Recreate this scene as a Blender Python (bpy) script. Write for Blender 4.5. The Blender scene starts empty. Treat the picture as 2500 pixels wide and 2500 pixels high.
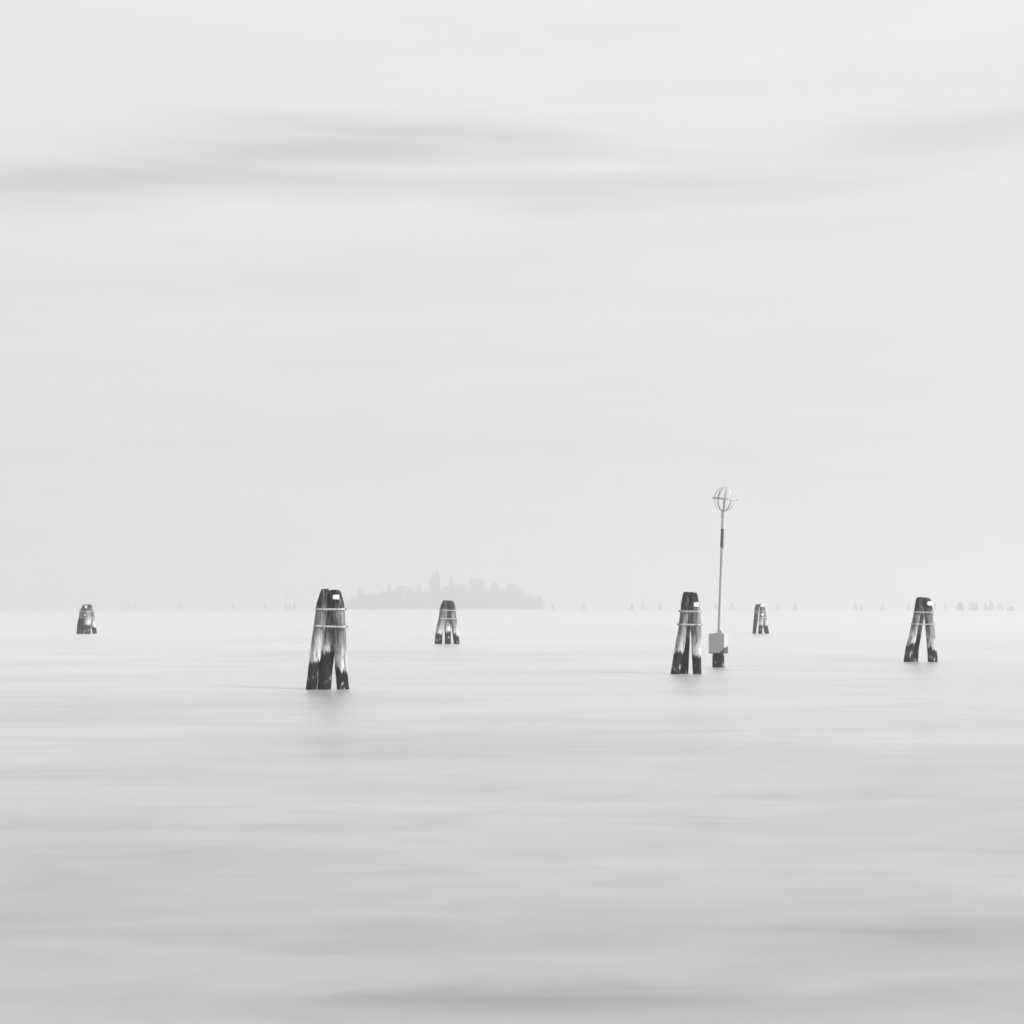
import bpy, bmesh, math, random
from mathutils import Vector, noise, Matrix

random.seed(11)
R = math.radians
scene = bpy.context.scene
COL = scene.collection

# ------------------------------------------------------------------ camera
CAM_H = 2.4                      # eye height over the water, metres
F = 3571.0                       # focal length in photo pixels (80 mm on 56 mm square film)
HOR = 1483.0                     # horizon row in the 2500 px photograph
cam_d = bpy.data.cameras.new('camera')
cam_d.sensor_fit = 'HORIZONTAL'; cam_d.sensor_width = 56.0; cam_d.lens = 80.0
cam_d.shift_y = (HOR - 1250.0) / 2500.0
cam_d.clip_start = 0.1; cam_d.clip_end = 20000
cam = bpy.data.objects.new('camera', cam_d); COL.objects.link(cam)
cam.location = (0, 0, CAM_H); cam.rotation_euler = (R(90), 0, 0)
scene.camera = cam

# ------------------------------------------------------------------ light
SUN_AZ = 64.0                    # degrees to the right of the line from the scene to the camera
SUN_EL = 34.0
sd = Vector((math.sin(R(SUN_AZ)) * math.cos(R(SUN_EL)), -math.cos(R(SUN_AZ)) * math.cos(R(SUN_EL)), math.sin(R(SUN_EL))))
sun_l = bpy.data.lights.new('sun', 'SUN')
sun_l.energy = 5.0; sun_l.angle = R(13.0); sun_l.color = (1.0, 1.0, 1.0)
sun = bpy.data.objects.new('sun', sun_l); COL.objects.link(sun)
sun.rotation_euler = sd.to_track_quat('Z', 'Y').to_euler()
sun.location = (60, -30, 60)

scene.view_settings.view_transform = 'Standard'
scene.view_settings.look = 'None'
scene.view_settings.exposure = 0.5
scene.view_settings.gamma = 1.0
scene.view_settings.use_curve_mapping = False
scene.cycles.use_denoising = True
scene.cycles.max_bounces = 10
scene.cycles.volume_bounces = 4
scene.cycles.diffuse_bounces = 3
scene.cycles.glossy_bounces = 4
scene.cycles.sample_clamp_indirect = 6.0


class NT:
    """small helper to write node trees as expressions"""
    def __init__(self, tree):
        self.t = tree; self.n = tree.nodes; self.l = tree.links

    def new(self, typ, **kw):
        nd = self.n.new(typ)
        for k, v in kw.items():
            setattr(nd, k, v)
        return nd

    def put(self, sock, v):
        if isinstance(v, bpy.types.NodeSocket):
            self.l.new(v, sock)
        elif v is not None:
            sock.default_value = v

    def m(self, op, a, b=None, c=None, clamp=False):
        nd = self.new('ShaderNodeMath', operation=op); nd.use_clamp = clamp
        self.put(nd.inputs[0], a); self.put(nd.inputs[1], b)
        if c is not None:
            self.put(nd.inputs[2], c)
        return nd.outputs[0]

    def add(self, a, b): return self.m('ADD', a, b)
    def sub(self, a, b): return self.m('SUBTRACT', a, b)
    def mul(self, a, b): return self.m('MULTIPLY', a, b)

    def smooth(self, v, lo, hi, a=0.0, b=1.0):
        nd = self.new('ShaderNodeMapRange', interpolation_type='SMOOTHSTEP')
        self.put(nd.inputs['Value'], v); nd.inputs['From Min'].default_value = lo; nd.inputs['From Max'].default_value = hi
        nd.inputs['To Min'].default_value = a; nd.inputs['To Max'].default_value = b
        return nd.outputs['Result']

    def lin(self, v, lo, hi, a=0.0, b=1.0):
        nd = self.new('ShaderNodeMapRange')
        self.put(nd.inputs['Value'], v); nd.inputs['From Min'].default_value = lo; nd.inputs['From Max'].default_value = hi
        nd.inputs['To Min'].default_value = a; nd.inputs['To Max'].default_value = b
        return nd.outputs['Result']

    def mixf(self, f, a, b):
        nd = self.new('ShaderNodeMix', data_type='FLOAT')
        self.put(nd.inputs[0], f); self.put(nd.inputs[2], a); self.put(nd.inputs[3], b)
        return nd.outputs[0]

    def noise(self, vec, scale=1.0, detail=3.0, rough=0.5, dist=0.0):
        nd = self.new('ShaderNodeTexNoise')
        self.put(nd.inputs['Vector'], vec)
        nd.inputs['Scale'].default_value = scale; nd.inputs['Detail'].default_value = detail
        nd.inputs['Roughness'].default_value = rough; nd.inputs['Distortion'].default_value = dist
        return nd.outputs[0]

    def scalev(self, vec, s, off=None):
        nd = self.new('ShaderNodeVectorMath', operation='MULTIPLY_ADD')
        self.put(nd.inputs[0], vec); nd.inputs[1].default_value = s
        if isinstance(off, bpy.types.NodeSocket):
            self.l.new(off, nd.inputs[2])
        else:
            nd.inputs[2].default_value = off or (0, 0, 0)
        return nd.outputs[0]

    def comb(self, x, y, z):
        nd = self.new('ShaderNodeCombineXYZ')
        for i, v in enumerate((x, y, z)):
            self.put(nd.inputs[i], v)
        return nd.outputs[0]

    def grey(self, v):
        return self.comb(v, v, v)


def px_az(x): return math.degrees(math.atan((x - 1250) / F))
def px_el(x, y): return math.degrees(math.atan((HOR - y) / F * math.cos(R(px_az(x)))))


# ------------------------------------------------------------------ sky
world = bpy.data.worlds.new('World'); scene.world = world; world.use_nodes = True
T = NT(world.node_tree); T.n.clear()
out = T.new('ShaderNodeOutputWorld'); bg = T.new('ShaderNodeBackground')
sky = T.new('ShaderNodeTexSky', sky_type='NISHITA')
sky.sun_disc = False; sky.sun_elevation = R(SUN_EL)
sky.sun_rotation = math.atan2(sd.x, sd.y)
sky.dust_density = 6.0; sky.air_density = 1.0
bw = T.new('ShaderNodeRGBToBW'); T.l.new(sky.outputs[0], bw.inputs[0])
tc = T.new('ShaderNodeTexCoord')
sep = T.new('ShaderNodeSeparateXYZ'); T.l.new(tc.outputs['Generated'], sep.inputs[0])
az = T.mul(T.m('ARCTAN2', sep.outputs[0], sep.outputs[1]), 180 / math.pi)
el = T.mul(T.m('ARCSINE', T.m('MAXIMUM', T.m('MINIMUM', sep.outputs[2], 1.0), -1.0)), 180 / math.pi)
elp = T.m('ABSOLUTE', el)
# soft streaks drawn out by the long exposure, all the way round
vec = T.comb(T.mul(sep.outputs[0], 1.0), T.mul(sep.outputs[1], 1.0), T.mul(sep.outputs[2], 7.0))
n1 = T.noise(vec, 2.2, 3.0, 0.5, 0.4)
vec2 = T.comb(T.mul(sep.outputs[0], 1.6), T.mul(sep.outputs[1], 1.6), T.mul(sep.outputs[2], 22.0))
n2 = T.noise(vec2, 2.4, 4.0, 0.55, 0.9)
warp = T.mul(T.sub(T.noise(vec, 4.0, 2.0, 0.5), 0.5), 1.6)
dens = T.add(T.mul(T.sub(n1, 0.5), 0.075), T.mul(T.sub(n2, 0.5), 0.085))


def band(x, y, length, width, slope, curve, amp, wup=None):
    """one long soft cloud band: centre pixel, half length in px, half height in px"""
    global dens
    a0, e0 = px_az(x), px_el(x, y)
    kx = math.degrees(1 / F)
    da = T.sub(az, a0)
    line = T.add(T.add(T.mul(da, slope), T.mul(T.mul(da, da), curve)), e0)
    d = T.sub(T.add(el, T.mul(warp, 0.6)), line)
    w = width * kx
    if wup:
        up = T.m('GREATER_THAN', d, 0.0)
        wv = T.mixf(up, w, wup * kx)
        d = T.m('DIVIDE', d, wv)
    else:
        d = T.m('DIVIDE', d, w)
    l = T.m('DIVIDE', da, length * kx)
    g = T.mul(T.lin(n2, 0.3, 0.7, 0.75, 1.3), T.m('EXPONENT', T.mul(T.add(T.mul(d, d), T.mul(T.mul(l, l), T.mul(l, l))), -1.0)))
    dens = T.add(dens, T.mul(g, amp * 1.35))


band(930, 308, 520, 125, -0.01, -0.004, 0.085, 24)      # crest of the big bank
band(560, 375, 540, 75, 0.15, 0.0, 0.085, 30)          # its left shoulder rising to the crest
band(40, 445, 380, 60, 0.05, 0.0, 0.085, 34)           # left end
band(1080, 455, 640, 26, 0.01, 0.0, 0.070, 30)         # lower bank
band(1480, 365, 280, 24, -0.10, 0.0, 0.050)            # right limb of the crest
band(1720, 488, 520, 26, 0.03, 0.0, 0.050, 40)
band(2500, 300, 420, 40, -0.02, 0.0, 0.085)             # far right wisp
band(2050, 390, 560, 60, 0.05, 0.0, 0.040)
band(1150, 408, 620, 12, 0.0, 0.0, -0.038)             # bright slit between the banks
band(620, 460, 300, 20, -0.05, 0.0, 0.030)
band(1350, 610, 900, 70, 0.05, 0.0, 0.026)
band(500, 690, 900, 60, 0.03, 0.0, 0.022)
band(900, 1050, 1500, 330, 0.0, 0.0, 0.020)
band(760, 350, 720, 70, 0.05, 0.0, 0.045, 50)           # soft body of the bank
grad = T.smooth(elp, 0.0, 40.0, 0.0, 1.0)
veil = T.mul(T.sub(1.0, dens), T.mixf(grad, 5.62, 6.6))
tot = T.mixf(0.06, veil, bw.outputs[0])
T.l.new(T.grey(tot), bg.inputs['Color']); bg.inputs['Strength'].default_value = 0.1
T.l.new(bg.outputs[0], out.inputs['Surface'])

# ------------------------------------------------------------------ object helpers
def link(name, me, parent=None, mat=None, loc=None):
    o = bpy.data.objects.new(name, me); COL.objects.link(o)
    if loc is not None:
        o.location = loc
    if parent is not None:
        o.parent = parent
    if mat is not None and me is not None:
        me.materials.append(mat)
    return o


def tag(o, label, cat=None, group=None, kind=None):
    o['label'] = label
    if cat: o['category'] = cat
    if group: o['group'] = group
    if kind: o['kind'] = kind
    return o


def thing(name, loc, label, cat, group=None):
    e = bpy.data.objects.new(name, None); COL.objects.link(e)
    e.location = loc; e.empty_display_size = 0.3
    return tag(e, label, cat, group)


def mesh_from(name, verts, faces, smooth=True, sharp=None):
    me = bpy.data.meshes.new(name); me.from_pydata([tuple(v) for v in verts], [], faces); me.update()
    if smooth:
        me.polygons.foreach_set('use_smooth', [True] * len(me.polygons))
        if sharp:
            me.set_sharp_from_angle(angle=R(sharp))
    return me


def from_bm(name, bm, smooth=False, sharp=None):
    me = bpy.data.meshes.new(name); bmesh.ops.recalc_face_normals(bm, faces=bm.faces[:]); bm.to_mesh(me); bm.free()
    if smooth:
        me.polygons.foreach_set('use_smooth', [True] * len(me.polygons))
        if sharp:
            me.set_sharp_from_angle(angle=R(sharp))
    return me


def P(x, y, d):
    """the point at distance d that the photograph shows at pixel (x, y)"""
    return Vector(((x - 1250) * d / F, d, CAM_H + (HOR - y) * d / F))


def material(name):
    m = bpy.data.materials.new(name); m.use_nodes = True
    t = NT(m.node_tree)
    return m, t, t.n['Principled BSDF'], t.n['Material Output']


# ------------------------------------------------------------------ materials
def wood_material():
    m, t, b, o = material('weathered_pile')
    tcn = t.new('ShaderNodeTexCoord'); oi = t.new('ShaderNodeObjectInfo')
    geo = t.new('ShaderNodeNewGeometry')
    sp = t.new('ShaderNodeSeparateXYZ'); t.l.new(geo.outputs['Position'], sp.inputs[0])
    rnd = oi.outputs['Random']
    off = t.comb(t.mul(rnd, 37.0), t.mul(rnd, 91.0), t.mul(rnd, 53.0))
    ob = tcn.outputs['Object']
    fine = t.noise(t.scalev(ob, (22, 22, 1.3), off), 1.0, 4.0, 0.6)
    grain = t.noise(t.scalev(ob, (60, 60, 2.0), off), 1.0, 3.0, 0.6)
    blot = t.noise(t.scalev(ob, (4.5, 4.5, 1.2), off), 1.0, 4.0, 0.6, 0.6)
    patch = t.noise(t.scalev(ob, (9, 9, 2.6), off), 1.0, 3.0, 0.55, 0.4)
    ragged = t.noise(t.scalev(ob, (16, 16, 0.4), off), 1.0, 3.0, 0.6)
    # height over the water, with a ragged edge and a tilt of its own for every pile
    z = sp.outputs[2]
    so = t.new('ShaderNodeSeparateXYZ'); t.l.new(ob, so.inputs[0])
    tilt = t.mul(so.outputs[0], t.lin(rnd, 0, 1, -0.3, 0.7))
    ze = t.add(z, t.add(t.mul(t.sub(ragged, 0.5), 0.50), t.add(tilt, t.mul(t.sub(rnd, 0.5), 0.28))))
    # dry bleached wood
    dry = t.add(t.lin(fine, 0.30, 0.70, 0.06, 0.28), t.lin(grain, 0.3, 0.7, -0.07, 0.06))
    dry = t.mul(dry, t.smooth(blot, 0.36, 0.54, 0.40, 1.05))
    # the freshly worn, palest stretch just over the tide mark
    worn = t.mul(t.smooth(ze, 1.60, 0.80, 0.0, 1.0), t.smooth(patch, 0.38, 0.54, 0.1, 1.0))
    dry = t.mixf(worn, dry, 0.47)
    # old tar and weather at the top
    ztop = t.add(z, t.add(t.add(t.mul(t.sub(fine, 0.5), 0.9), t.mul(t.sub(t.m('FRACT', t.mul(rnd, 7.31)), 0.5), 0.45)), t.mul(t.sub(blot, 0.5), 0.9)))
    tar = t.mul(t.smooth(ztop, 2.22, 2.42, 0.0, 1.0), t.smooth(patch, 0.70, 0.54, 0.35, 1.0))
    top = t.add(0.008, t.mul(t.smooth(fine, 0.45, 0.8), 0.07))
    c = t.mixf(tar, dry, top)
    # streaks of tar running down
    st = t.mul(t.smooth(t.noise(t.scalev(ob, (14, 14, 0.5), off), 1.0, 3.0, 0.6), 0.54, 0.66), t.smooth(z, 0.7, 2.4, 0.45, 0.95))
    c = t.mixf(st, c, 0.045)
    # wet weed below the tide mark, with shade painted above it on some piles
    ocol = t.new('ShaderNodeSeparateColor'); t.l.new(oi.outputs['Color'], ocol.inputs[0])
    zw = t.sub(ze, t.mul(t.sub(1.0, ocol.outputs[0]), 3.0))
    weed_shade = t.smooth(zw, 0.73, 0.61, 0.0, 1.0)
    wc = t.add(0.005, t.mul(t.smooth(fine, 0.42, 0.75), 0.016))
    c = t.mixf(weed_shade, c, wc)
    # barnacles: a broken pale belt near the water
    bar = t.mul(t.mul(t.smooth(ze, 0.10, 0.17), t.smooth(ze, 0.36, 0.26)),
                t.mul(t.smooth(patch, 0.50, 0.58), t.smooth(fine, 0.40, 0.58)))
    c = t.mixf(bar, c, 0.34)
    t.l.new(t.grey(c), b.inputs['Base Color'])
    b.inputs['Roughness'].default_value = 0.85
    b.inputs['Specular IOR Level'].default_value = 0.10
    bump = t.new('ShaderNodeBump'); bump.inputs['Strength'].default_value = 0.9; bump.inputs['Distance'].default_value = 0.03
    t.l.new(t.add(t.mul(grain, 0.6), t.mul(fine, 0.8)), bump.inputs['Height'])
    t.l.new(bump.outputs[0], b.inputs['Normal'])
    return m


def plain(name, val, rough=0.6, metallic=0.0, var=0.15, scale=6.0, spec=0.4, stretch=(1, 1, 1)):
    m, t, b, o = material(name)
    tcn = t.new('ShaderNodeTexCoord')
    n = t.noise(t.scalev(tcn.outputs['Object'], stretch), scale, 4.0, 0.6)
    t.l.new(t.grey(t.mul(t.lin(n, 0.25, 0.75, 1 - var, 1 + var), val)), b.inputs['Base Color'])
    b.inputs['Roughness'].default_value = rough; b.inputs['Metallic'].default_value = metallic
    b.inputs['Specular IOR Level'].default_value = spec
    return m


M_WOOD = wood_material()
M_BAND = plain('galvanised_band', 0.33, 0.5, 0.0, 0.45, 9.0)
M_CLAMP = plain('rusty_clamp', 0.13, 0.7, 0.0, 0.4, 20.0)
M_PLATE = plain('white_reflector', 0.80, 0.45, 0.0, 0.04, 8.0)
M_POLE = plain('galvanised_pole', 0.34, 0.5, 0.0, 0.14, 5.0, 0.2, (1, 1, 0.2))
M_DARK = plain('dark_painted_steel', 0.045, 0.5, 0.0, 0.3, 9.0)
M_FIN = plain('pale_fin', 0.62, 0.5, 0.0, 0.06, 9.0)
M_LEAF = plain('dark_foliage', 0.10, 0.8, 0.0, 0.35, 0.3, 0.2)
M_BARK = plain('bark', 0.09, 0.9, 0.0, 0.3, 1.0, 0.2)
M_EARTH = plain('island_earth', 0.10, 0.9, 0.0, 0.3, 0.1, 0.2)
M_WALL = plain('pale_render', 0.40, 0.8, 0.0, 0.1, 0.5, 0.2)
M_ROOF = plain('old_roof_tiles', 0.22, 0.8, 0.0, 0.2, 1.0, 0.2)
M_FARWOOD = plain('distant_pile_wood', 0.18, 0.85, 0.0, 0.5, 0.8, 0.2, (1, 1, 0.5))


def box_material():
    m, t, b, o = material('grey_box_dark_corner')
    tcn = t.new('ShaderNodeTexCoord'); sp = t.new('ShaderNodeSeparateXYZ'); t.l.new(tcn.outputs['Object'], sp.inputs[0])
    ob = tcn.outputs['Object']
    n = t.noise(ob, 5.0, 4.0, 0.6); n2 = t.noise(t.scalev(ob, (14, 14, 5)), 1.0, 3.0, 0.6)
    c = t.add(0.32, t.mul(t.sub(n, 0.5), 0.10))
    # darker towards the lower right corner and along the lower edge
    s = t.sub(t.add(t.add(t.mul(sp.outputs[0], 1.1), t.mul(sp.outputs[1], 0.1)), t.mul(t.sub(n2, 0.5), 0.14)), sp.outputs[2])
    corner_dark = t.smooth(s, 0.06, 0.13)
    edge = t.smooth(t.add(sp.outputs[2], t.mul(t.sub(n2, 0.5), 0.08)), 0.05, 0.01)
    c = t.mixf(t.m('MAXIMUM', corner_dark, edge), c, 0.05)
    t.l.new(t.grey(c), b.inputs['Base Color']); b.inputs['Roughness'].default_value = 0.6
    b.inputs['Specular IOR Level'].default_value = 0.3
    return m


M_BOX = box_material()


def water_material():
    m, t, b, o = material('lagoon_water')
    t.n.remove(b)
    geo = t.new('ShaderNodeNewGeometry'); pos = geo.outputs['Position']
    big = t.noise(t.scalev(pos, (0.030, 0.075, 0.0)), 1.0, 3.0, 0.55, 0.6)
    mid = t.noise(t.scalev(pos, (0.10, 0.22, 0.0)), 1.0, 3.0, 0.55, 0.5)
    sml = t.noise(t.scalev(pos, (0.42, 1.05, 0.0), (3.1, 7.7, 0.0)), 1.0, 4.0, 0.60, 0.9)
    # cloudy lagoon water: drifting silt gives the soft mottled grey, the surface mirrors the sky towards the horizon
    base = t.add(0.228, t.add(t.mul(t.sub(big, 0.5), 0.10), t.add(t.mul(t.sub(mid, 0.5), 0.21), t.mul(t.sub(sml, 0.5), 0.19))))
    px = t.new('ShaderNodeSeparateXYZ'); t.l.new(pos, px.inputs[0])
    for (cx, cy, rx, ry, amp) in ((0.15, 8.95, 1.5, 0.30, 0.10), (3.4, 10.6, 1.6, 0.55, 0.040), (-2.6, 9.0, 1.2, 0.35, 0.030)):  # soft dark patches: tone of wave troughs painted into the water colour
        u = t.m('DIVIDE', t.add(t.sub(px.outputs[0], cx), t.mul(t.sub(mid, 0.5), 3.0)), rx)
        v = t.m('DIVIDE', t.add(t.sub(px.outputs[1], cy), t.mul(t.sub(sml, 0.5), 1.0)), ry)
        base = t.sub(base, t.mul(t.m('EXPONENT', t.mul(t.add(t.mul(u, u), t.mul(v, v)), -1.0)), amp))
    rough = t.add(t.lin(big, 0.3, 0.7, 0.34, 0.41), t.mul(t.sub(mid, 0.5), 0.10))
    bump = t.new('ShaderNodeBump'); bump.inputs['Strength'].default_value = 0.25; bump.inputs['Distance'].default_value = 0.22
    t.l.new(t.add(t.mul(mid, 0.9), t.mul(sml, 0.04)), bump.inputs['Height'])
    dif = t.new('ShaderNodeSubsurfaceScattering', falloff='BURLEY'); t.l.new(t.grey(base), dif.inputs['Color'])
    dif.inputs['Scale'].default_value = 1.0; dif.inputs['Radius'].default_value = (6.0, 6.0, 6.0)     # light spreads in the silty water
    glo = t.new('ShaderNodeBsdfGlossy', distribution='MULTI_GGX'); glo.inputs['Color'].default_value = (0.862, 0.862, 0.862, 1)
    t.put(glo.inputs['Roughness'], rough)
    fr = t.new('ShaderNodeFresnel'); fr.inputs['IOR'].default_value = 2.45
    for nd in (dif, glo, fr):
        t.l.new(bump.outputs[0], nd.inputs['Normal'])
    mx = t.new('ShaderNodeMixShader'); t.l.new(fr.outputs[0], mx.inputs[0])
    t.l.new(dif.outputs[0], mx.inputs[1]); t.l.new(glo.outputs[0], mx.inputs[2])
    t.l.new(mx.outputs[0], o.inputs['Surface'])
    return m


# ------------------------------------------------------------------ the lagoon and its haze
W = 6000.0
wm = mesh_from('water', [(-W, -300, 0), (W, -300, 0), (W, W, 0), (-W, W, 0)], [(0, 1, 2, 3)], False)
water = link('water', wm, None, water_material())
tag(water, 'smooth pale grey lagoon water blurred by a long exposure', kind='structure')

hz, th, bh, oh = material('haze_air')
th.n.remove(bh)
pv = th.new('ShaderNodeVolumePrincipled')
pv.inputs['Color'].default_value = (0.705, 0.705, 0.705, 1)
pv.inputs['Density'].default_value = 0.00125
pv.inputs['Anisotropy'].default_value = 0.3
th.l.new(pv.outputs[0], oh.inputs['Volume'])
bm = bmesh.new(); bmesh.ops.create_cube(bm, size=1.0)
bmesh.ops.scale(bm, vec=(2 * W + 100, W + 400, 60.0), verts=bm.verts)
bmesh.ops.translate(bm, vec=(0, (W - 300) / 2, 28.0), verts=bm.verts)
haze = link('haze', from_bm('haze', bm), None, hz)
tag(haze, 'pale even haze lying over the whole lagoon', kind='stuff')

# ------------------------------------------------------------------ mooring dolphins (three piles strapped together)
def catmull(pts, step):
    """resample a polyline of (Vector, radius) smoothly"""
    res = []
    n = len(pts)
    for i in range(n - 1):
        p0 = pts[max(i - 1, 0)]; p1 = pts[i]; p2 = pts[i + 1]; p3 = pts[min(i + 2, n - 1)]
        k = max(1, int((p2[0] - p1[0]).length / step))
        for j in range(k):
            u = j / k
            def h(a, b, c, d):
                return 0.5 * ((2 * b) + (-a + c) * u + (2 * a - 5 * b + 4 * c - d) * u * u + (-a + 3 * b - 3 * c + d) * u ** 3)
            res.append((h(p0[0], p1[0], p2[0], p3[0]), h(p0[1], p1[1], p2[1], p3[1])))
    res.append(pts[-1])
    return res


def pile_mesh(name, pts, outward, cut=0.45, cut_len=0.5, origin=Vector((0, 0, 0)), seg=22, step=0.10, seed=0.0, rough=0.075):
    """pts from the top down; the outer side of the head is hewn off at a slant"""
    pts = catmull(pts, step)
    out = Vector(outward).normalized()
    verts, faces = [], []
    top = pts[0][0]
    for i, (c, r) in enumerate(pts):
        s = (top - c).length
        for k in range(seg):
            a = 2 * math.pi * k / seg
            d = Vector((math.cos(a), math.sin(a), 0))
            q = noise.noise(Vector((d.x * 1.3 + seed, d.y * 1.3, c.z * 0.9 + seed))) * rough * 1.3 + \
                noise.noise(Vector((d.x * 4 + seed, d.y * 4, c.z * 0.5))) * rough * 0.6
            v = d * r * (1 + q)
            if s < cut_len:
                lim = r * (cut + (1.02 - cut) * s / cut_len)
                o_ = v.dot(out)
                if o_ > lim:
                    v -= out * (o_ - lim)
            if s < 0.06:
                v *= 0.90 + 0.10 * s / 0.06
            dz = 0.0
            if i == 0:
                dz = -0.05 * max(0, v.dot(out)) / r + noise.noise(Vector((k * 0.8, seed * 3, 1))) * 0.045
            verts.append(c + v + Vector((0, 0, dz)) - origin)
    n = len(pts)
    for i in range(n - 1):
        for k in range(seg):
            a = i * seg + k; b = i * seg + (k + 1) % seg
            faces.append((a, a + seg, b + seg, b))
    verts.append(top - origin + Vector((0, 0, 0.012)))
    tc_ = len(verts) - 1
    for k in range(seg):
        faces.append((tc_, k, (k + 1) % seg))
    return mesh_from(name, verts, faces, True, 38), pts


def section(pts, z):
    for i in range(len(pts) - 1):
        if pts[i][0].z >= z >= pts[i + 1][0].z:
            f = (pts[i][0].z - z) / max(1e-6, pts[i][0].z - pts[i + 1][0].z)
            return pts[i][0].lerp(pts[i + 1][0], f), pts[i][1] + (pts[i + 1][1] - pts[i][1]) * f
    return pts[0]


def hull2d(pts):
    pts = sorted(set((round(p[0], 5), round(p[1], 5)) for p in pts))
    def half(ps):
        h = []
        for p in ps:
            while len(h) >= 2 and (h[-1][0] - h[-2][0]) * (p[1] - h[-2][1]) - (h[-1][1] - h[-2][1]) * (p[0] - h[-2][0]) <= 0:
                h.pop()
            h.append(p)
        return h
    a = half(pts); b = half(pts[::-1])
    return a[:-1] + b[:-1]


def strap_mesh(all_pts, zl, zr, origin, height=0.052, thick=0.012, gap=0.006):
    """steel band pulled tight round the piles, zl/zr its height at the left/right end"""
    zc = (zl + zr) / 2
    circ = []
    for pts in all_pts:
        c, r = section(pts, zc)
        for k in range(24):
            a = 2 * math.pi * k / 24
            circ.append((c.x + math.cos(a) * (r * 1.03 + gap), c.y + math.sin(a) * (r * 1.03 + gap)))
    h = hull2d(circ)
    cx = sum(p[0] for p in h) / len(h); cy = sum(p[1] for p in h) / len(h)
    x0 = min(p[0] for p in h); x1 = max(p[0] for p in h)
    verts, faces = [], []
    n = len(h)
    for (x, y) in h:
        f = (x - x0) / (x1 - x0); z = zl + (zr - zl) * f
        d = Vector((x - cx, y - cy, 0)).normalized()
        for (o_, dz) in ((0, -height / 2), (thick, -height / 2), (thick, height / 2), (0, height / 2)):
            verts.append(Vector((x, y, z + dz)) + d * o_ - origin)
    for i in range(n):
        a = i * 4; b = ((i + 1) % n) * 4
        for k in range(4):
            faces.append((a + k, a + (k + 1) % 4, b + (k + 1) % 4, b + k))
    right = max(h, key=lambda p: p[0]); left = min(h, key=lambda p: p[0])
    return mesh_from('band', verts, faces, False), Vector((right[0], right[1], zr)), Vector((left[0], left[1], zl))


def clamp_mesh():
    """screw lug: two ears and a bolt"""
    bm = bmesh.new()
    for sy in (-1, 1):
        r = bmesh.ops.create_cube(bm, size=1.0)
        bmesh.ops.scale(bm, vec=(0.075, 0.016, 0.085), verts=r['verts'])
        bmesh.ops.translate(bm, vec=(0.03, sy * 0.03, 0), verts=r['verts'])
        bmesh.ops.bevel(bm, geom=list({e for v in r['verts'] for e in v.link_edges}), offset=0.004, segments=1, affect='EDGES')
    r = bmesh.ops.create_cone(bm, cap_ends=True, segments=10, radius1=0.014, radius2=0.014, depth=0.13,
                              matrix=Matrix.Translation((0.045, 0, 0.0)) @ Matrix.Rotation(R(90), 4, 'X'))
    return from_bm('clamp', bm)


CLAMP = clamp_mesh()


def plate_mesh(w, h, r, rounded=False):
    """thin plate bent round the pile it is nailed to, facing -Y"""
    n = 10; t_ = 0.008
    verts, faces = [], []
    for k in range(n + 1):
        a = (k / n - 0.5) * w / r
        f = abs(2 * k / n - 1)
        hh = h * max(0.4, (1 - f ** 2.6) ** (1 / 2.6)) if rounded else h
        for z in (-hh / 2, hh / 2):
            for rr in (r, r + t_):
                verts.append((math.sin(a) * rr, -math.cos(a) * rr + r, z))
    for k in range(n):
        a = k * 4; b = a + 4
        faces += [(a + 1, b + 1, b + 3, a + 3), (a, a + 2, b + 2, b), (a, b, b + 1, a + 1), (a + 2, a + 3, b + 3, b + 2)]
    faces += [(0, 1, 3, 2), (n * 4, n * 4 + 2, n * 4 + 3, n * 4 + 1)]
    return mesh_from('reflector', verts, faces, False)


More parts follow.
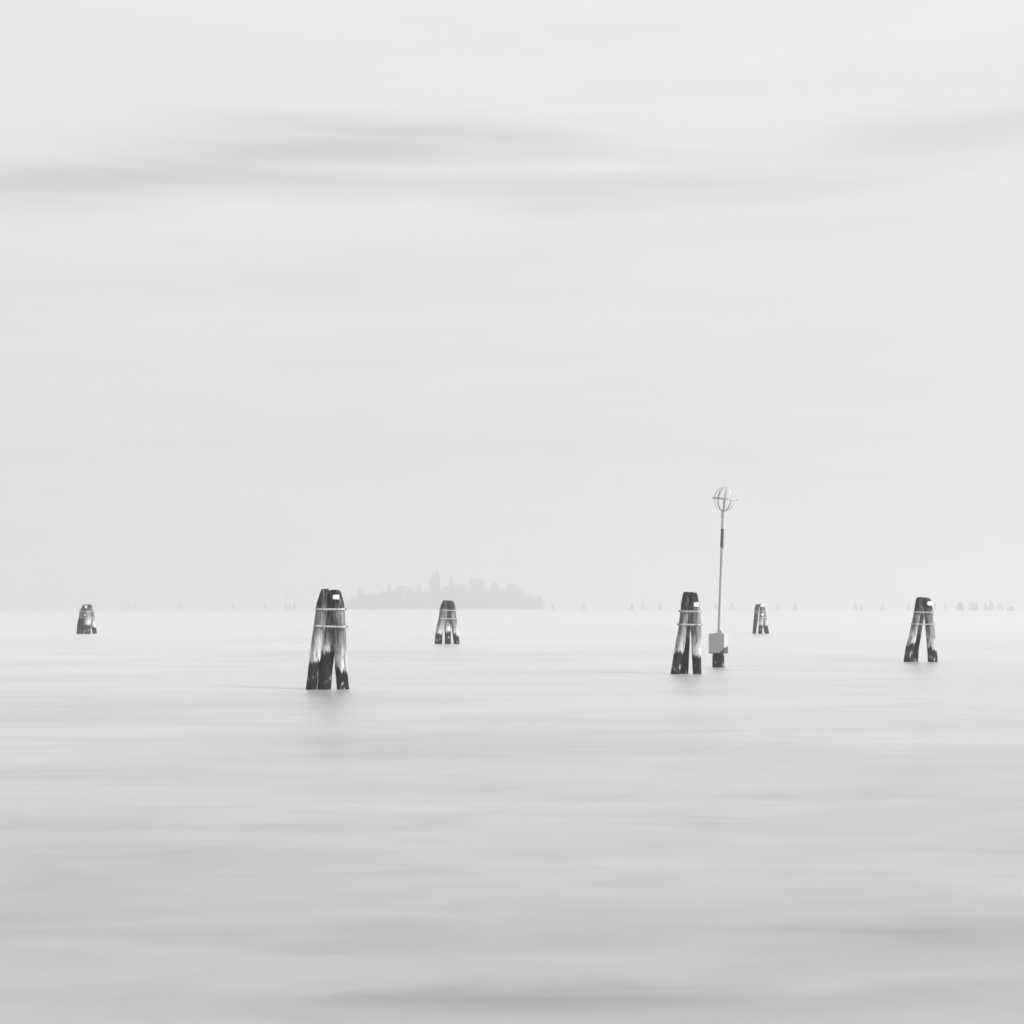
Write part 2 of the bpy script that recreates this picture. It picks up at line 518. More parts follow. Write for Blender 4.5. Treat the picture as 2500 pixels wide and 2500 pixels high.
def dolphin(label, ox, oy, sc, base_y, piles, bands, plates, seed, clamps='R', weed_shade_rise=(0, 0, 0), round_plate=False):
    """piles: (depth_top, depth_foot, outward, cut, [(crop x, crop y, crop width)...] top down)"""
    D = CAM_H * F / (base_y - HOR)
    xs = sum(p[4][-1][0] for p in piles) / len(piles)
    org = P(ox + xs / sc, base_y, D); org.z = 0
    root = thing('mooring_dolphin', org, label, 'mooring piles', 'strapped mooring piles in the lagoon')
    tubes = []
    for i, (dt, df, outw, cut, pl) in enumerate(piles):
        y0, y1 = pl[0][1], pl[-1][1]
        pts = []
        for (x, y, w) in pl:
            f = (y - y0) / (y1 - y0); d = D + dt + (df - dt) * f
            pts.append((P(ox + x / sc, oy + y / sc, d), w / sc * d / F / 2))
        # go on below the water
        a, b = pts[-2][0], pts[-1][0]; dr = (b - a).normalized()
        pts.append((b + dr * (0.75 / max(0.3, -dr.z)), pts[-1][1]))
        foot = Vector((pts[-2][0].x, pts[-2][0].y, 0))
        me, tube = pile_mesh('pile', pts, outw, cut, 0.16 * (pts[0][0].z - 0.0) if True else 0.5, foot, seed=seed * 7.3 + i * 2.1)
        o = link('pile', me, root, M_WOOD, foot - org)
        o.color = (1 - weed_shade_rise[i] / 3.0, 1, 1, 1)     # weed height on this pile, raised on some as painted shade
        tubes.append(tube)
    for (xl, yl, xr, yr) in bands:
        zl = P(0, oy + yl / sc, D).z; zr = P(0, oy + yr / sc, D).z
        me, pr, pl_ = strap_mesh(tubes, zl, zr, org)
        b_ = link('band', me, root, M_BAND)
        for side in clamps:
            p_ = pr if side == 'R' else pl_
            c = link('clamp', CLAMP, b_, None, p_ - org + Vector((0, 0, 0)))
            c.scale = (0.62, 0.62, 0.75)
            if not CLAMP.materials:
                CLAMP.materials.append(M_CLAMP)
            c.rotation_euler = (0, 0, R(-25) if side == 'R' else R(205))
    for (pi, x, y, w, h) in plates:
        c, r = section(tubes[pi], P(0, oy + y / sc, D).z)
        r *= 1.07
        px = P(ox + x / sc, oy + y / sc, D)
        s = max(-0.8, min(0.8, (px.x - c.x) / r)); ang = math.asin(s)
        ww = w / sc * D / F; hh = h / sc * D / F
        me = plate_mesh(ww / max(0.5, math.cos(ang)), hh, r, round_plate)
        o = link('reflector', me, root, M_PLATE,
                 Vector((c.x + math.sin(ang) * r, c.y - math.cos(ang) * r, px.z)) - org)
        o.rotation_euler = (R(2), 0, ang)
        tag(o, 'white reflector plate nailed to the pile')
    return root


LF, RT, BK = (-1, -0.25, 0), (1, -0.2, 0), (0.1, 1, 0)

dolphin('tallest and nearest mooring piles with dark heads, in front of the island\'s left end', 690, 1410, 6.232, 1683,
        [(0.05, 0.0, LF, 0.30, [(620, 178, 186), (615, 330, 190), (595, 500, 188), (562, 750, 180), (525, 1000, 172), (480, 1340, 168), (437, 1690, 172)]),
         (0.0, 0.1, RT, 0.30, [(825, 192, 208), (830, 310, 206), (850, 500, 196), (868, 750, 194), (874, 1000, 196), (890, 1340, 192), (922, 1695, 182)]),
         (0.45, 0.0, BK, 0.5, [(740, 200, 190), (738, 500, 200), (722, 740, 205), (692, 1000, 208), (660, 1340, 214), (628, 1715, 218)])],
        [(500, 480, 950, 482), (470, 735, 965, 748)],
        [(1, 822, 297, 96, 66)], 1.0, 'R', (0.0, 0.0, 0.32))

dolphin('mooring piles with kinked left leg, standing left of the tall globe beacon', 1600, 1420, 8.05, 1645.5,
        [(0.05, 0.0, LF, 0.35, [(598, 208, 168), (596, 370, 172), (575, 580, 172), (545, 840, 178), (525, 1000, 176), (494, 1200, 190), (458, 1400, 186), (392, 1805, 178)]),
         (0.0, 0.1, RT, 0.55, [(765, 218, 180), (778, 450, 182), (790, 640, 186), (793, 850, 196), (800, 1100, 194), (806, 1400, 182), (820, 1805, 174)]),
         (0.50, 0.30, BK, 0.5, [(672, 212, 150), (665, 600, 160), (640, 840, 160), (612, 1000, 150), (590, 1300, 160), (562, 1825, 170)])],
        [(470, 578, 890, 590), (445, 838, 905, 846)],
        [(1, 796, 450, 100, 80)], 2.0, 'RL', (0.08, 0.0, 0.9))

dolphin('mooring piles with three splayed legs standing before the hazy island', 1030, 1440, 12.877, 1572,
        [(0.05, 0.0, LF, 0.30, [(715, 335, 240), (704, 510, 245), (690, 640, 250), (650, 900, 252), (588, 1150, 246), (535, 1400, 226), (517, 1690, 234)]),
         (0.0, 0.1, RT, 0.40, [(925, 345, 220), (945, 510, 215), (960, 640, 200), (992, 900, 196), (1022, 1150, 192), (1060, 1400, 186), (1095, 1690, 186)]),
         (0.5, -0.2, BK, 0.5, [(855, 345, 180), (858, 640, 190), (832, 900, 196), (810, 1150, 205), (811, 1400, 204), (818, 1705, 208)])],
        [(560, 632, 1055, 652), (515, 893, 1080, 912)],
        [], 3.0)

dolphin('rightmost mooring piles, two legs wide apart under a round white reflector', 2160, 1420, 8.4, 1615.8,
        [(0.05, 0.0, LF, 0.30, [(705, 322, 152), (697, 480, 156), (673, 620, 152), (622, 870, 150), (563, 1150, 156), (520, 1330, 164), (464, 1640, 166)]),
         (0.0, 0.1, RT, 0.68, [(868, 335, 178), (882, 450, 176), (892, 620, 174), (918, 890, 176), (945, 1150, 186), (958, 1330, 186), (980, 1645, 192)]),
         (0.50, 0.38, BK, 0.5, [(780, 328, 150), (760, 620, 150), (700, 890, 146), (664, 1150, 140), (635, 1350, 136), (606, 1660, 140)])],
        [(595, 622, 985, 630), (545, 868, 1010, 876)],
        [(1, 900, 447, 112, 84)], 4.0, 'R', (0.0, 0.0, 0.8), True)

dolphin('squat far-left mooring piles with two small white reflectors', 160, 1450, 16.1, 1547,
        [(0.0, 0.0, LF, 0.20, [(735, 420, 240), (710, 600, 245), (680, 700, 250), (640, 950, 262), (606, 1200, 276), (565, 1555, 272)]),
         (0.1, 0.2, RT, 0.10, [(965, 420, 190), (985, 600, 185), (1020, 700, 180), (1060, 950, 172), (1095, 1200, 170), (1150, 1555, 176)]),
         (-0.25, -0.45, (0, -1, 0), 0.5, [(860, 430, 200), (855, 600, 210), (858, 700, 225), (868, 950, 262), (866, 1200, 268), (858, 1570, 250)])],
        [(550, 686, 1120, 700), (510, 936, 1150, 955)],
        [(2, 855, 508, 104, 104), (2, 780, 828, 100, 84)], 5.0, 'R', (0.75, 0.0, 0.0))

dolphin('small far mooring piles with a white reflector, right of the globe beacon', 1810, 1450, 16.1, 1547,
        [(0.0, 0.0, LF, 0.35, [(628, 410, 160), (602, 600, 170), (594, 700, 168), (570, 950, 158), (540, 1200, 148), (503, 1545, 146)]),
         (0.25, 0.45, RT, 0.30, [(845, 400, 150), (850, 600, 160), (872, 750, 165), (905, 900, 170), (945, 1250, 178), (1003, 1545, 184)]),
         (-0.2, -0.35, (0.3, -1, 0), 0.6, [(788, 395, 165), (800, 600, 170), (790, 800, 172), (780, 950, 172), (762, 1250, 170), (735, 1560, 160)])],
        [(500, 690, 930, 668), (490, 940, 970, 915)],
        [(2, 790, 455, 160, 92), (2, 800, 810, 96, 60)], 6.0, 'R', (1.3, 0.0, 0.0))

# ------------------------------------------------------------------ the globe beacon
BD = CAM_H * F / (1628.7 - HOR)
bx = lambda x, y: P(1600 + x / 8.05, 1420 + y / 8.05, BD)
b0 = bx(1238, 1680); b0.z = 0
beacon = thing('channel_beacon', b0, 'tall slim pole beacon with open globe cage on top and grey box below', 'beacon')
UP = BD / F


def tube_mesh(name, a, b, ra, rb, seg=20, cap=True):
    ax = (b - a); L = ax.length; q = ax.normalized().to_track_quat('Z', 'X').to_matrix().to_4x4()
    bm = bmesh.new()
    bmesh.ops.create_cone(bm, cap_ends=cap, segments=seg, radius1=ra, radius2=rb, depth=L,
                          matrix=Matrix.Translation((a + b) / 2) @ q)
    return from_bm(name, bm, True, 40)


# pile under the box
me, _t = pile_mesh('pile', [(bx(1238, 1405), 0.118 * 4 / 2), (bx(1238, 1540), 0.236), (bx(1238, 1680), 0.240), (bx(1238, 1790), 0.242)],
                   (1, 0, 0), 1.2, 0.05, b0, seed=9.0, rough=0.03)
post = link('pile', me, beacon, M_WOOD, Vector((0, 0, 0)))
# box
ctr = bx(1240, 1410)
wbox = 300 / 8.05 * UP / math.cos(R(17)); dbox = 88 / 8.05 * UP / math.sin(R(17)) * 0.92; hbox = 388 / 8.05 * UP
dbox = min(dbox, wbox * 1.05)
bm = bmesh.new(); bmesh.ops.create_cube(bm, size=1.0)
bmesh.ops.scale(bm, vec=(wbox, dbox, hbox), verts=bm.verts); bmesh.ops.translate(bm, vec=(0, 0, hbox / 2), verts=bm.verts)
bmesh.ops.bevel(bm, geom=bm.edges[:], offset=0.012, segments=2, affect='EDGES')
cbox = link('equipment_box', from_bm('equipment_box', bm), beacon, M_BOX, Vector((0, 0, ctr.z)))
cbox.rotation_euler = (0, 0, R(-25))
tag(cbox, 'square grey box with a dark patch at its lower right corner')
# pole, leaning a little to the right
pa = bx(1256, 1018); pb = P(1700 + 712 / 10.735, 1170 + 835 / 10.735, BD)
pa = pa - b0; pb = pb - b0
pole = link('pole', tube_mesh('pole', pa - Vector((0, 0, 0.02)), pb, 72 / 8.05 * UP / 2, 90 / 10.735 * UP / 2), beacon, M_POLE)
for k in range(4):
    a = R(30 + 90 * k); d = Vector((math.cos(a), math.sin(a), 0)); nrm = Vector((-d.y, d.x, 0)) * 0.008
    r0 = 0.05
    prof = [pa + d * r0, pa + d * 0.19, pa + d * 0.18 + Vector((0, 0, 0.03)), pa + d * r0 + Vector((0, 0, 0.20))]
    vs = [p + nrm for p in prof] + [p - nrm for p in prof]
    link('gusset', mesh_from('gusset', vs, [(0, 1, 2, 3), (7, 6, 5, 4), (0, 4, 5, 1), (1, 5, 6, 2), (2, 6, 7, 3), (3, 7, 4, 0)], False), pole, M_POLE)
fl = tube_mesh('base_flange', pa - Vector((0, 0, 0.001)), pa + Vector((0, 0, 0.025)), 0.2, 0.2, 24)
link('base_flange', fl, pole, M_POLE)


def on_pole(ycrop):
    z = P(0, 1170 + ycrop / 10.735, BD).z
    f = (z - pa.z) / (pb.z - pa.z)
    return pa.lerp(pb, f)


ax = (pb - pa).normalized(); tiltq = Vector((0, 0, 1)).rotation_difference(ax)
# collar under the globe
link('collar', tube_mesh('collar', on_pole(1000), on_pole(838), 0.088, 0.088), pole, M_POLE)
# the panel strapped to the pole: dark face to the left, pale cooling fins to the right
pt_, pb_ = on_pole(1305), on_pole(1785)
mid = (pt_ + pb_) / 2; ph = (pt_ - pb_).length
bm = bmesh.new(); bmesh.ops.create_cube(bm, size=1.0)
bmesh.ops.scale(bm, vec=(0.118, 0.05, ph), verts=bm.verts)
bmesh.ops.bevel(bm, geom=bm.edges[:], offset=0.008, segments=1, affect='EDGES')
pan = link('panel', from_bm('panel', bm), beacon, M_DARK, mid + Vector((-0.040, -0.105, 0)))
pan.rotation_mode = 'QUATERNION'; pan.rotation_quaternion = tiltq
tag(pan, 'narrow dark panel strapped to the upper pole')
for k in range(9):
    bm = bmesh.new(); bmesh.ops.create_cube(bm, size=1.0)
    bmesh.ops.scale(bm, vec=(0.16, 0.10, 0.022), verts=bm.verts)
    link('fin', from_bm('fin', bm), pan, M_FIN, Vector((0.125, 0.06, (k / 8 - 0.5) * ph * 0.97)))
bm = bmesh.new(); bmesh.ops.create_cube(bm, size=1.0)
bmesh.ops.scale(bm, vec=(0.125, 0.02, ph * 0.97), verts=bm.verts)
link('fin_plate', from_bm('fin_plate', bm), pan, M_FIN, Vector((0.125, 0.05, 0)))
# globe cage
gr = 277 / 10.735 * UP
gc = P(1700 + 742 / 10.735, 1170 + 512 / 10.735, BD) - b0
cage = bpy.data.objects.new('globe_cage', None); COL.objects.link(cage); cage.parent = beacon; cage.location = gc
cage.rotation_euler = (R(4), R(4.5), 0); cage.scale = (1, 1, 1.14)


def hoop_mesh(name, r, w, t_, arc=(0, 360), n=48, vertical=True):
    verts, faces = [], []
    closed = arc[1] - arc[0] >= 360
    m_ = n if closed else n + 1
    for i in range(m_):
        a = R(arc[0] + (arc[1] - arc[0]) * i / n)
        for (dr, dw) in ((0, -w / 2), (t_, -w / 2), (t_, w / 2), (0, w / 2)):
            rr = r + dr
            if vertical:
                verts.append((math.cos(a) * rr, dw, math.sin(a) * rr))
            else:
                verts.append((math.cos(a) * rr, math.sin(a) * rr, dw))
    for i in range(n):
        a = i * 4; b = ((i + 1) % m_) * 4
        for k in range(4):
            faces.append((a + k, a + (k + 1) % 4, b + (k + 1) % 4, b + k))
    if not closed:
        faces += [(0, 1, 2, 3), tuple(n * 4 + k for k in (3, 2, 1, 0))]
    return mesh_from(name, verts, faces, False)


RIB = hoop_mesh('rib', gr, 0.06, 0.010, (-80, 80), 28)
RIB.materials.append(M_POLE)
for k in range(10):
    rb = link('rib', RIB, cage); rb.rotation_euler = (0, 0, R(-100 + 36 * k))
ring = link('ring', hoop_mesh('ring', gr + 0.012, 0.055, 0.012, (0, 360), 48, False), cage, M_POLE)
lug = bmesh.new(); bmesh.ops.create_cube(lug, size=1.0); bmesh.ops.scale(lug, vec=(0.10, 0.05, 0.05), verts=lug.verts)
lugm = from_bm('lug', lug); lugm.materials.append(M_POLE)
for s in (-1, 1):
    link('lug', lugm, ring, None, Vector((s * (gr + 0.05), -0.05, 0)))
link('cap', tube_mesh('cap', Vector((0, 0, -gr - 0.004)), Vector((0, 0, -gr + 0.03)), 0.10, 0.10, 20), cage, M_POLE)
link('crown_plate', tube_mesh('crown_plate', Vector((0, 0, gr - 0.012)), Vector((0, 0, gr + 0.006)), 0.09, 0.09, 20), cage, M_POLE)

# ------------------------------------------------------------------ the island
ID = 1640.0
ipx = lambda x, y, d=0.0: P(820 + x / 3.645, 1370 + y / 3.645, ID + d)
US = ID / F / 3.645                # metres per crop pixel
left, right = ipx(90, 432).x, ipx(1842, 432).x
vs, fs = [], []
n = 60
icx, icy = (left + right) / 2, ID + 45
verts = []
for ring_i, (sc_, z) in enumerate(((1.0, -0.6), (0.985, 0.5), (0.93, 1.4), (0.6, 2.2))):
    for k in range(n):
        a = 2 * math.pi * k / n
        w_ = 1 + 0.02 * math.sin(3 * a + 1) + 0.012 * math.sin(7 * a)
        verts.append((icx + math.cos(a) * (right - left) / 2 * sc_ * w_, icy + math.sin(a) * 46 * sc_ * w_, z))
faces = []
for r_ in range(3):
    for k in range(n):
        a = r_ * n + k; b = r_ * n + (k + 1) % n
        faces.append((a, b, b + n, a + n))
faces.append(tuple(range(3 * n, 4 * n)))
isl = link('island', mesh_from('island', verts, faces), None, M_EARTH)
tag(isl, 'low wooded island fading in the haze on the horizon', kind='structure')


def leaf_cloud(name, blobs, count, size, rng):
    """leaf clumps scattered through ellipsoids (c, rx, ry, rz)"""
    verts, faces = [], []
    vol = [b[1] * b[2] * b[3] for b in blobs]; tot_ = sum(vol)
    for b, v in zip(blobs, vol):
        for _ in range(max(30, int(count * v / tot_))):
            while True:
                d = Vector((rng.uniform(-1, 1), rng.uniform(-1, 1), rng.uniform(-1, 1)))
                if 0.05 < d.length < 1: break
            d = d.normalized() * (d.length ** 0.45)
            q = 0.88 + 0.5 * noise.noise(Vector((d.x * 2.6 + b[0].x, d.y * 2.6, d.z * 2.6 + b[0].z)))
            if rng.random() < 0.14: q *= rng.uniform(1.05, 1.25)
            c = b[0] + Vector((d.x * b[1], d.y * b[2], d.z * b[3])) * q
            u = Vector((rng.gauss(0, 1), rng.gauss(0, 1), rng.gauss(0, 1))).normalized()
            w = u.orthogonal().normalized(); s = size * rng.uniform(0.6, 1.4)
            i = len(verts)
            verts += [c + u * s, c + w * s * 0.7, c - u * s, c - w * s * 0.7]
            faces.append((i, i + 1, i + 2, i + 3))
    return mesh_from(name, verts, faces, False)


def tree(label, cx, top, hw, shape, d, base=432, dens=1.0, name='island_tree'):
    rng = random.Random(int(cx * 13 + top))
    loc = ipx(cx, base, d); loc.z = 1.0
    h = ipx(cx, top, d).z - 1.0; w = hw * US
    root = thing(name, loc, label, 'tree', 'trees on the hazy island')
    blobs = []
    if shape == 'column':
        for k in range(9):
            f = k / 8; r_ = w * (0.85 + 0.2 * math.sin(math.pi * f) - 0.42 * max(0, f - 0.6) / 0.4)
            blobs.append((Vector((rng.uniform(-.1, .1) * w, rng.uniform(-.1, .1) * w, h * (0.10 + 0.82 * f))), r_, r_, h * 0.085))
    elif shape == 'cone':
        for k in range(7):
            f = k / 6; r_ = w * (1.0 - 0.72 * f)
            blobs.append((Vector((rng.uniform(-.1, .1) * w, 0, h * (0.22 + 0.73 * f))), r_, r_, h * 0.10))
    elif shape == 'flat':
        for k in range(14):
            a = rng.uniform(0, 6.28); q = rng.uniform(0.1, 0.74); zz = rng.uniform(0.86, 0.91)
            blobs.append((Vector((math.cos(a) * w * q, math.sin(a) * w * q, h * zz)), w * 0.34, w * 0.34, h * 0.085))
        blobs.append((Vector((0, 0, h * 0.70)), w * 0.95, w * 0.85, h * 0.20))
        blobs.append((Vector((0, 0, h * 0.40)), w * 0.9, w * 0.8, h * 0.28))
    else:
        for k in range(12):
            a = rng.uniform(0, 6.28); q = rng.uniform(0.0, 0.55); zz = rng.uniform(0.42, 0.84)
            blobs.append((Vector((math.cos(a) * w * q, math.sin(a) * w * q, h * zz)), w * 0.5, w * 0.5, h * 0.15))
        blobs.append((Vector((0, 0, h * 0.5)), w * 0.75, w * 0.75, h * 0.36))
    link('crown', leaf_cloud('crown', blobs, int(2600 * dens), 0.75, rng), root, M_LEAF)
    bm = bmesh.new()
    def limb(a, b, ra, rb):
        ax_ = b - a; q = ax_.normalized().to_track_quat('Z', 'X').to_matrix().to_4x4()
        bmesh.ops.create_cone(bm, cap_ends=True, segments=8, radius1=ra, radius2=rb, depth=ax_.length, matrix=Matrix.Translation((a + b) / 2) @ q)
    tr = 0.028 * h ** 0.9 * 0.6 + 0.1
    limb(Vector((0, 0, -0.5)), Vector((0, 0, h * 0.5)), tr, tr * 0.6)
    limb(Vector((0, 0, h * 0.48)), Vector((0.03 * w, 0, h * 0.85)), tr * 0.6, tr * 0.15)
    for k in range(3):
        a = 2.1 * k + rng.random(); z0 = h * (0.35 + 0.1 * k)
        limb(Vector((0, 0, z0)), Vector((math.cos(a) * w * 0.5, math.sin(a) * w * 0.5, z0 + h * 0.18)), tr * 0.4, tr * 0.1)
    link('trunk', from_bm('trunk', bm), root, M_BARK)
    return root


tree('low round bush-like tree at the far left tip of the island', 135, 338, 42, 'round', 12)
tree('ragged small tree near the island\'s left tip, second from the left', 222, 238, 46, 'round', 25)
tree('low spreading tree in the dip near the island\'s left end', 305, 292, 56, 'flat', 20)
tree('sloping low tree left of the knobbed tree on the island', 390, 268, 58, 'round', 30)
tree('narrow knob-topped tree on the island\'s left half', 473, 203, 30, 'column', 38, dens=0.8)
tree('broad uneven tree between knob-topped tree and small pointed tree', 582, 212, 48, 'flat', 40)
tree('lower shoulder tree just left of the small pointed tree on the island', 640, 236, 34, 'round', 30)
tree('small pointed conifer left of the tallest cypress on the island', 740, 202, 56, 'cone', 34)
tree('tallest dark cypress on the hazy island', 902, 78, 36, 'column', 44, dens=1.2)
tree('slightly shorter cypress pressed against the tallest one\'s left side', 862, 112, 40, 'column', 48, dens=1.1)
tree('slender pointed cypress right of the tallest pair on the island', 1027, 128, 27, 'column', 46)
tree('round tree at the foot of the slender cypress, left side', 978, 212, 38, 'round', 36)
tree('level-topped tree between slender cypress and big umbrella pine', 1108, 200, 76, 'flat', 42)
tree('big flat-topped umbrella pine, highest on the island\'s right half', 1256, 148, 80, 'flat', 44, dens=1.3)
tree('low tree in the notch right of the big umbrella pine', 1342, 232, 52, 'round', 34)
tree('round-headed domed tree between the two flat-topped trees', 1415, 179, 54, 'round', 42)
tree('low tree in the notch left of the right-hand flat-topped tree', 1492, 240, 52, 'round', 34)
tree('wide flat-topped tree on the island\'s right half', 1582, 194, 76, 'flat', 42, dens=1.3)
tree('sloping tree descending to the right of the wide flat-topped tree', 1668, 258, 46, 'round', 34)
tree('low rounded tree at the far right tip of the island', 1785, 304, 54, 'round', 14)

# undergrowth that fills the island below the crowns
rng = random.Random(5)
prof = [(95, 372), (130, 348), (200, 318), (300, 312), (400, 292), (500, 272), (640, 270), (760, 285), (830, 285), (960, 268), (1100, 252),
        (1300, 240), (1500, 262), (1640, 268), (1720, 318), (1800, 325), (1838, 380)]
blobs = []
for k in range(150):
    x = 100 + 1730 * (k + rng.random()) / 150
    for (x0, y0), (x1, y1) in zip(prof, prof[1:]):
        if x0 <= x <= x1:
            yt = y0 + (y1 - y0) * (x - x0) / (x1 - x0)
    e = max(0.15, 1 - abs((x - 966) / 880) ** 3)
    for dd in (rng.uniform(8, 20), rng.uniform(20, 45), rng.uniform(40, 66)):
        if rng.random() > e + 0.35: continue
        d = 45 + (dd - 45) * e
        hgt = (432 - yt) * US * (rng.uniform(0.55, 0.82) if dd < 20 else rng.uniform(0.72, 1.25))
        p = ipx(x, 432, d)
        blobs.append((Vector((p.x, p.y, hgt * 0.5 + 0.4)), rng.uniform(3.2, 5.5), 4.0, hgt * 0.52))
sc_o = link('thicket', leaf_cloud('thicket', blobs, 52000, 0.85, rng), None, M_LEAF)
tag(sc_o, 'dense dark undergrowth filling the island below its trees', kind='stuff')


def house(label, cx, cy_top, wpx, hpx, d, base_z=1.2):
    p = ipx(cx, cy_top, d); w = wpx * US; h = p.z - base_z
    root = thing('island_house', Vector((p.x, p.y, base_z)), label, 'building', 'pale houses among the island trees')
    dep = 8.0
    bm = bmesh.new(); bmesh.ops.create_cube(bm, size=1.0)
    bmesh.ops.scale(bm, vec=(w, dep, h), verts=bm.verts); bmesh.ops.translate(bm, vec=(0, 0, h / 2), verts=bm.verts)
    link('wall', from_bm('wall', bm), root, M_WALL)
    e = 0.5; rh = 2.2
    v = [(-w / 2 - e, -dep / 2 - e, h), (w / 2 + e, -dep / 2 - e, h), (w / 2 + e, dep / 2 + e, h), (-w / 2 - e, dep / 2 + e, h), (-w / 2 - e, 0, h + rh), (w / 2 + e, 0, h + rh)]
    link('roof', mesh_from('roof', v, [(0, 1, 5, 4), (2, 3, 4, 5), (0, 4, 3), (1, 2, 5), (0, 3, 2, 1)], False), root, M_ROOF)
    bm2 = bmesh.new(); bmesh.ops.create_cube(bm2, size=1.0); bmesh.ops.scale(bm2, vec=(0.9, 0.12, 1.3), verts=bm2.verts)
    wme = from_bm('window', bm2); wme.materials.append(M_DARK)
    for k in range(max(2, int(w / 4))):
        link('window', wme, root, None, Vector((-w / 2 + w * (k + 0.5) / max(2, int(w / 4)), -dep / 2 - 0.03, h - 1.6)))
    return root


house('pale wall glimpsed among trees under the big umbrella pine', 1172, 308, 34, 30, 22)
house('pale wall glimpsed among trees left of the small pointed conifer', 610, 296, 30, 30, 22)

# ------------------------------------------------------------------ faint far piles along the horizon
FD = 1380.0
ORD = ['first', 'second', 'third', 'fourth', 'fifth', 'sixth', 'seventh', 'eighth', 'ninth', 'tenth', 'eleventh', 'twelfth', 'thirteenth',
       'fourteenth', 'fifteenth', 'sixteenth', 'seventeenth', 'eighteenth', 'nineteenth', 'twentieth']


def far_cluster(x, top_y, wide, label, npile=3, d=FD, thick=0.5, mast=None):
    rng = random.Random(int(x * 7))
    p = P(x, HOR + CAM_H * F / d, d); p.z = 0
    h = P(x, top_y, d).z; w = wide * d / F
    root = thing('distant_dolphin', p, label, 'mooring piles', 'faint far piles on the horizon')
    for k in range(npile):
        f = (k / (npile - 1) - 0.5) if npile > 1 else 0
        foot = Vector((f * w + rng.uniform(-.15, .15), rng.uniform(-0.8, 0.8), 0))
        lean = rng.uniform(0.25, 0.5)
        tp = Vector((foot.x * lean, foot.y * 0.4, h * rng.uniform(0.9, 1.0)))
        r = thick * rng.uniform(0.85, 1.1)
        pts = [(tp, r * 0.85), (tp.lerp(foot, 0.5), r * 0.95), (foot, r), (foot + (foot - tp).normalized() * 0.7, r)]
        me, _ = pile_mesh('pile', pts, (f or 0.4, 0, 0), 0.35, h * 0.14, foot, seg=10, step=1.2, seed=x + k)
        link('pile', me, root, M_FARWOOD, foot)
    if mast:
        hm = P(x, mast, d).z
        link('mast', tube_mesh('mast', Vector((0, 0, h * 0.6)), Vector((0, 0, hm)), 0.28, 0.22, 8), root, M_FARWOOD)
        bm = bmesh.new(); bmesh.ops.create_icosphere(bm, subdivisions=2, radius=0.55); bmesh.ops.translate(bm, vec=(0, 0, hm), verts=bm.verts)
        link('topmark', from_bm('topmark', bm, True), root, M_FARWOOD)
        bm = bmesh.new(); bmesh.ops.create_cube(bm, size=1.0); bmesh.ops.scale(bm, vec=(w * 0.9, 1.2, 0.8), verts=bm.verts)
        bmesh.ops.translate(bm, vec=(0, 0, h * 0.95), verts=bm.verts)
        link('platform', from_bm('platform', bm), root, M_FARWOOD)
    return root


LEFT = [(33, 1476, 4, 2), (84, 1474, 4, 2), (192, 1474, 6, 2), (313, 1474, 5, 2), (329, 1471, 4, 2), (441, 1471, 11, 3), (569, 1472, 6, 3),
        (648, 1471, 6, 3)]
for i, (x, t_, w_, n_) in enumerate(LEFT):
    far_cluster(x, t_, w_, 'faint far piles left of the nearest mooring piles, %s from the photo\'s left edge' % ORD[i], n_, d=1750.0, thick=0.42 if n_ == 2 else 0.5)
far_cluster(698, 1477, 7, 'faint far beacon with thin mast just left of the nearest mooring piles', 2, mast=1446)
far_cluster(708, 1471, 5, 'middle faint far pile cluster just left of the nearest mooring piles', 2)
far_cluster(719, 1470, 5, 'faint far pile cluster closest to the nearest mooring piles\' left side', 2, thick=0.6)
far_cluster(1350, 1472, 5, 'first faint far pile cluster right of the island', 2, thick=0.6)
far_cluster(1425, 1472, 6, 'second faint far pile cluster right of the island', 2, thick=0.55)
far_cluster(1543, 1470, 6, 'third faint far pile cluster right of the island', 3)
far_cluster(1569, 1477, 7, 'faint far framed beacon with mast right of the island', 2, mast=1453)
far_cluster(1612, 1470, 6, 'faint far pile cluster between framed beacon and kinked mooring piles', 3)
far_cluster(1750, 1474, 5, 'faint far pile cluster directly left of the globe beacon\'s pole', 2)
far_cluster(1787, 1470, 11, 'faint far wide pile cluster directly right of the globe beacon\'s pole', 3)
far_cluster(1900, 1470, 7, 'faint far splayed piles, first right of small far mooring piles', 2)
far_cluster(1941, 1470, 6, 'faint far pointed piles, second right of small far mooring piles', 3)
far_cluster(2088, 1469, 7, 'taller of two faint far pile clusters in a close pair', 3)
far_cluster(2103, 1473, 6, 'shorter of two faint far pile clusters in a close pair', 3)
far_cluster(2154, 1475, 7, 'faint far beacon with mast left of the rightmost mooring piles', 3, mast=1453)
far_cluster(2218, 1473, 5, 'faint far pile cluster touching the rightmost mooring piles\' left side', 2, thick=0.7)
far_cluster(2283, 1470, 5, 'faint far pile cluster touching the rightmost mooring piles\' right side', 2, thick=0.6)
far_cluster(2308, 1473, 5, 'faint far narrow piles alone right of the rightmost mooring piles', 2)
ND = 1180.0
far_cluster(2344, 1468, 15, 'dense wide far pile cluster starting the row at right edge', 5, ND, 0.62)
far_cluster(2367, 1468, 6, 'thin far piles, second cluster in the row at right edge', 2, ND, 0.45)
far_cluster(2375, 1470, 7, 'darker far piles, third cluster in the row at right edge', 3, ND, 0.55)
far_cluster(2384, 1470, 7, 'pale far piles, fourth cluster in the row at right edge', 3, ND, 0.45)
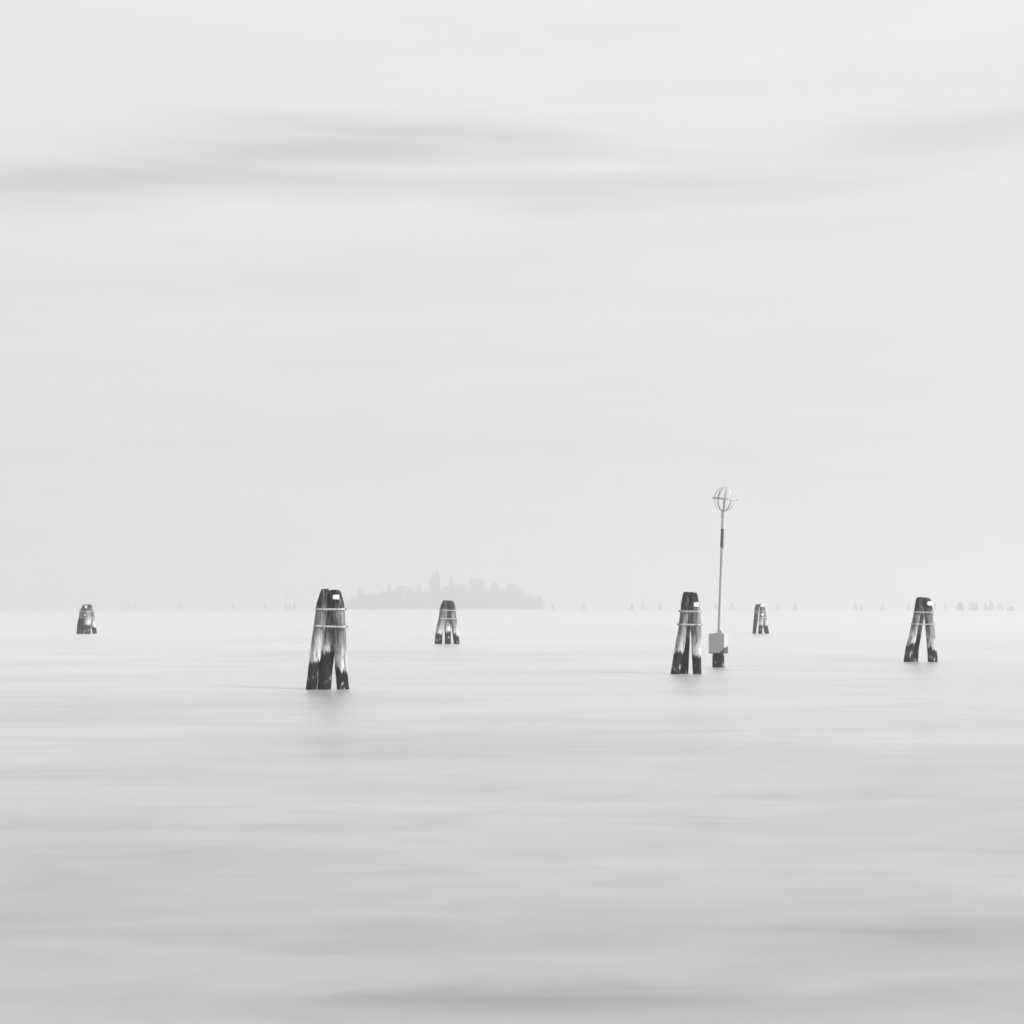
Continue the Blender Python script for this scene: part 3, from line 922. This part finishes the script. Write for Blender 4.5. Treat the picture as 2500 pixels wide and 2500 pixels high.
far_cluster(2406, 1470, 8, 'dark far piles, fifth cluster in the row at right edge', 4, ND, 0.62)
far_cluster(2419, 1467, 13, 'wide spreading far piles, sixth cluster in the row at right edge', 4, ND, 0.55)
far_cluster(2442, 1470, 10, 'open A-shaped far piles, last cluster before the boat', 2, ND, 0.62)

# small boat lying at the right edge
bp = P(2468, HOR + CAM_H * F / ND, ND); bp.z = 0
boat = thing('moored_boat', bp, 'faint low boat on the horizon near the photo\'s right edge', 'boat')
secs = [(-3.6, 0.25, 1.25), (-2.6, 0.9, 1.05), (0, 1.15, 0.95), (2.4, 1.0, 1.0), (3.2, 0.8, 1.05)]
vs, fs = [], []
for (x, hw, sh) in secs:
    vs += [(x, -hw, sh), (x, -hw * 0.7, -0.25), (x, hw * 0.7, -0.25), (x, hw, sh)]
for i in range(len(secs) - 1):
    a = i * 4
    fs += [(a + k, a + k + 1, a + k + 5, a + k + 4) for k in range(3)] + [(a + 3, a, a + 4, a + 7)]
fs += [(0, 3, 2, 1), (16, 17, 18, 19)]
link('hull', mesh_from('hull', vs, fs, False), boat, M_FARWOOD)
vs = [(-1.8, -0.8, 0.95), (1.9, -0.8, 0.95), (1.9, 0.8, 0.95), (-1.8, 0.8, 0.95), (-1.1, -0.7, 3.0), (1.6, -0.7, 3.1), (1.6, 0.7, 3.1), (-1.1, 0.7, 3.0)]
link('cabin', mesh_from('cabin', vs, [(0, 1, 5, 4), (1, 2, 6, 5), (2, 3, 7, 6), (3, 0, 4, 7), (4, 5, 6, 7)], False), boat, M_FARWOOD)
vs = [(-1.4, -0.85, 3.1), (1.9, -0.85, 3.2), (1.9, 0.85, 3.2), (-1.4, 0.85, 3.1), (-1.3, -0.8, 3.28), (1.85, -0.8, 3.38), (1.85, 0.8, 3.38), (-1.3, 0.8, 3.28)]
link('cabin_roof', mesh_from('cabin_roof', vs, [(0, 3, 2, 1), (0, 1, 5, 4), (1, 2, 6, 5), (2, 3, 7, 6), (3, 0, 4, 7), (4, 5, 6, 7)], False), boat, M_FARWOOD)
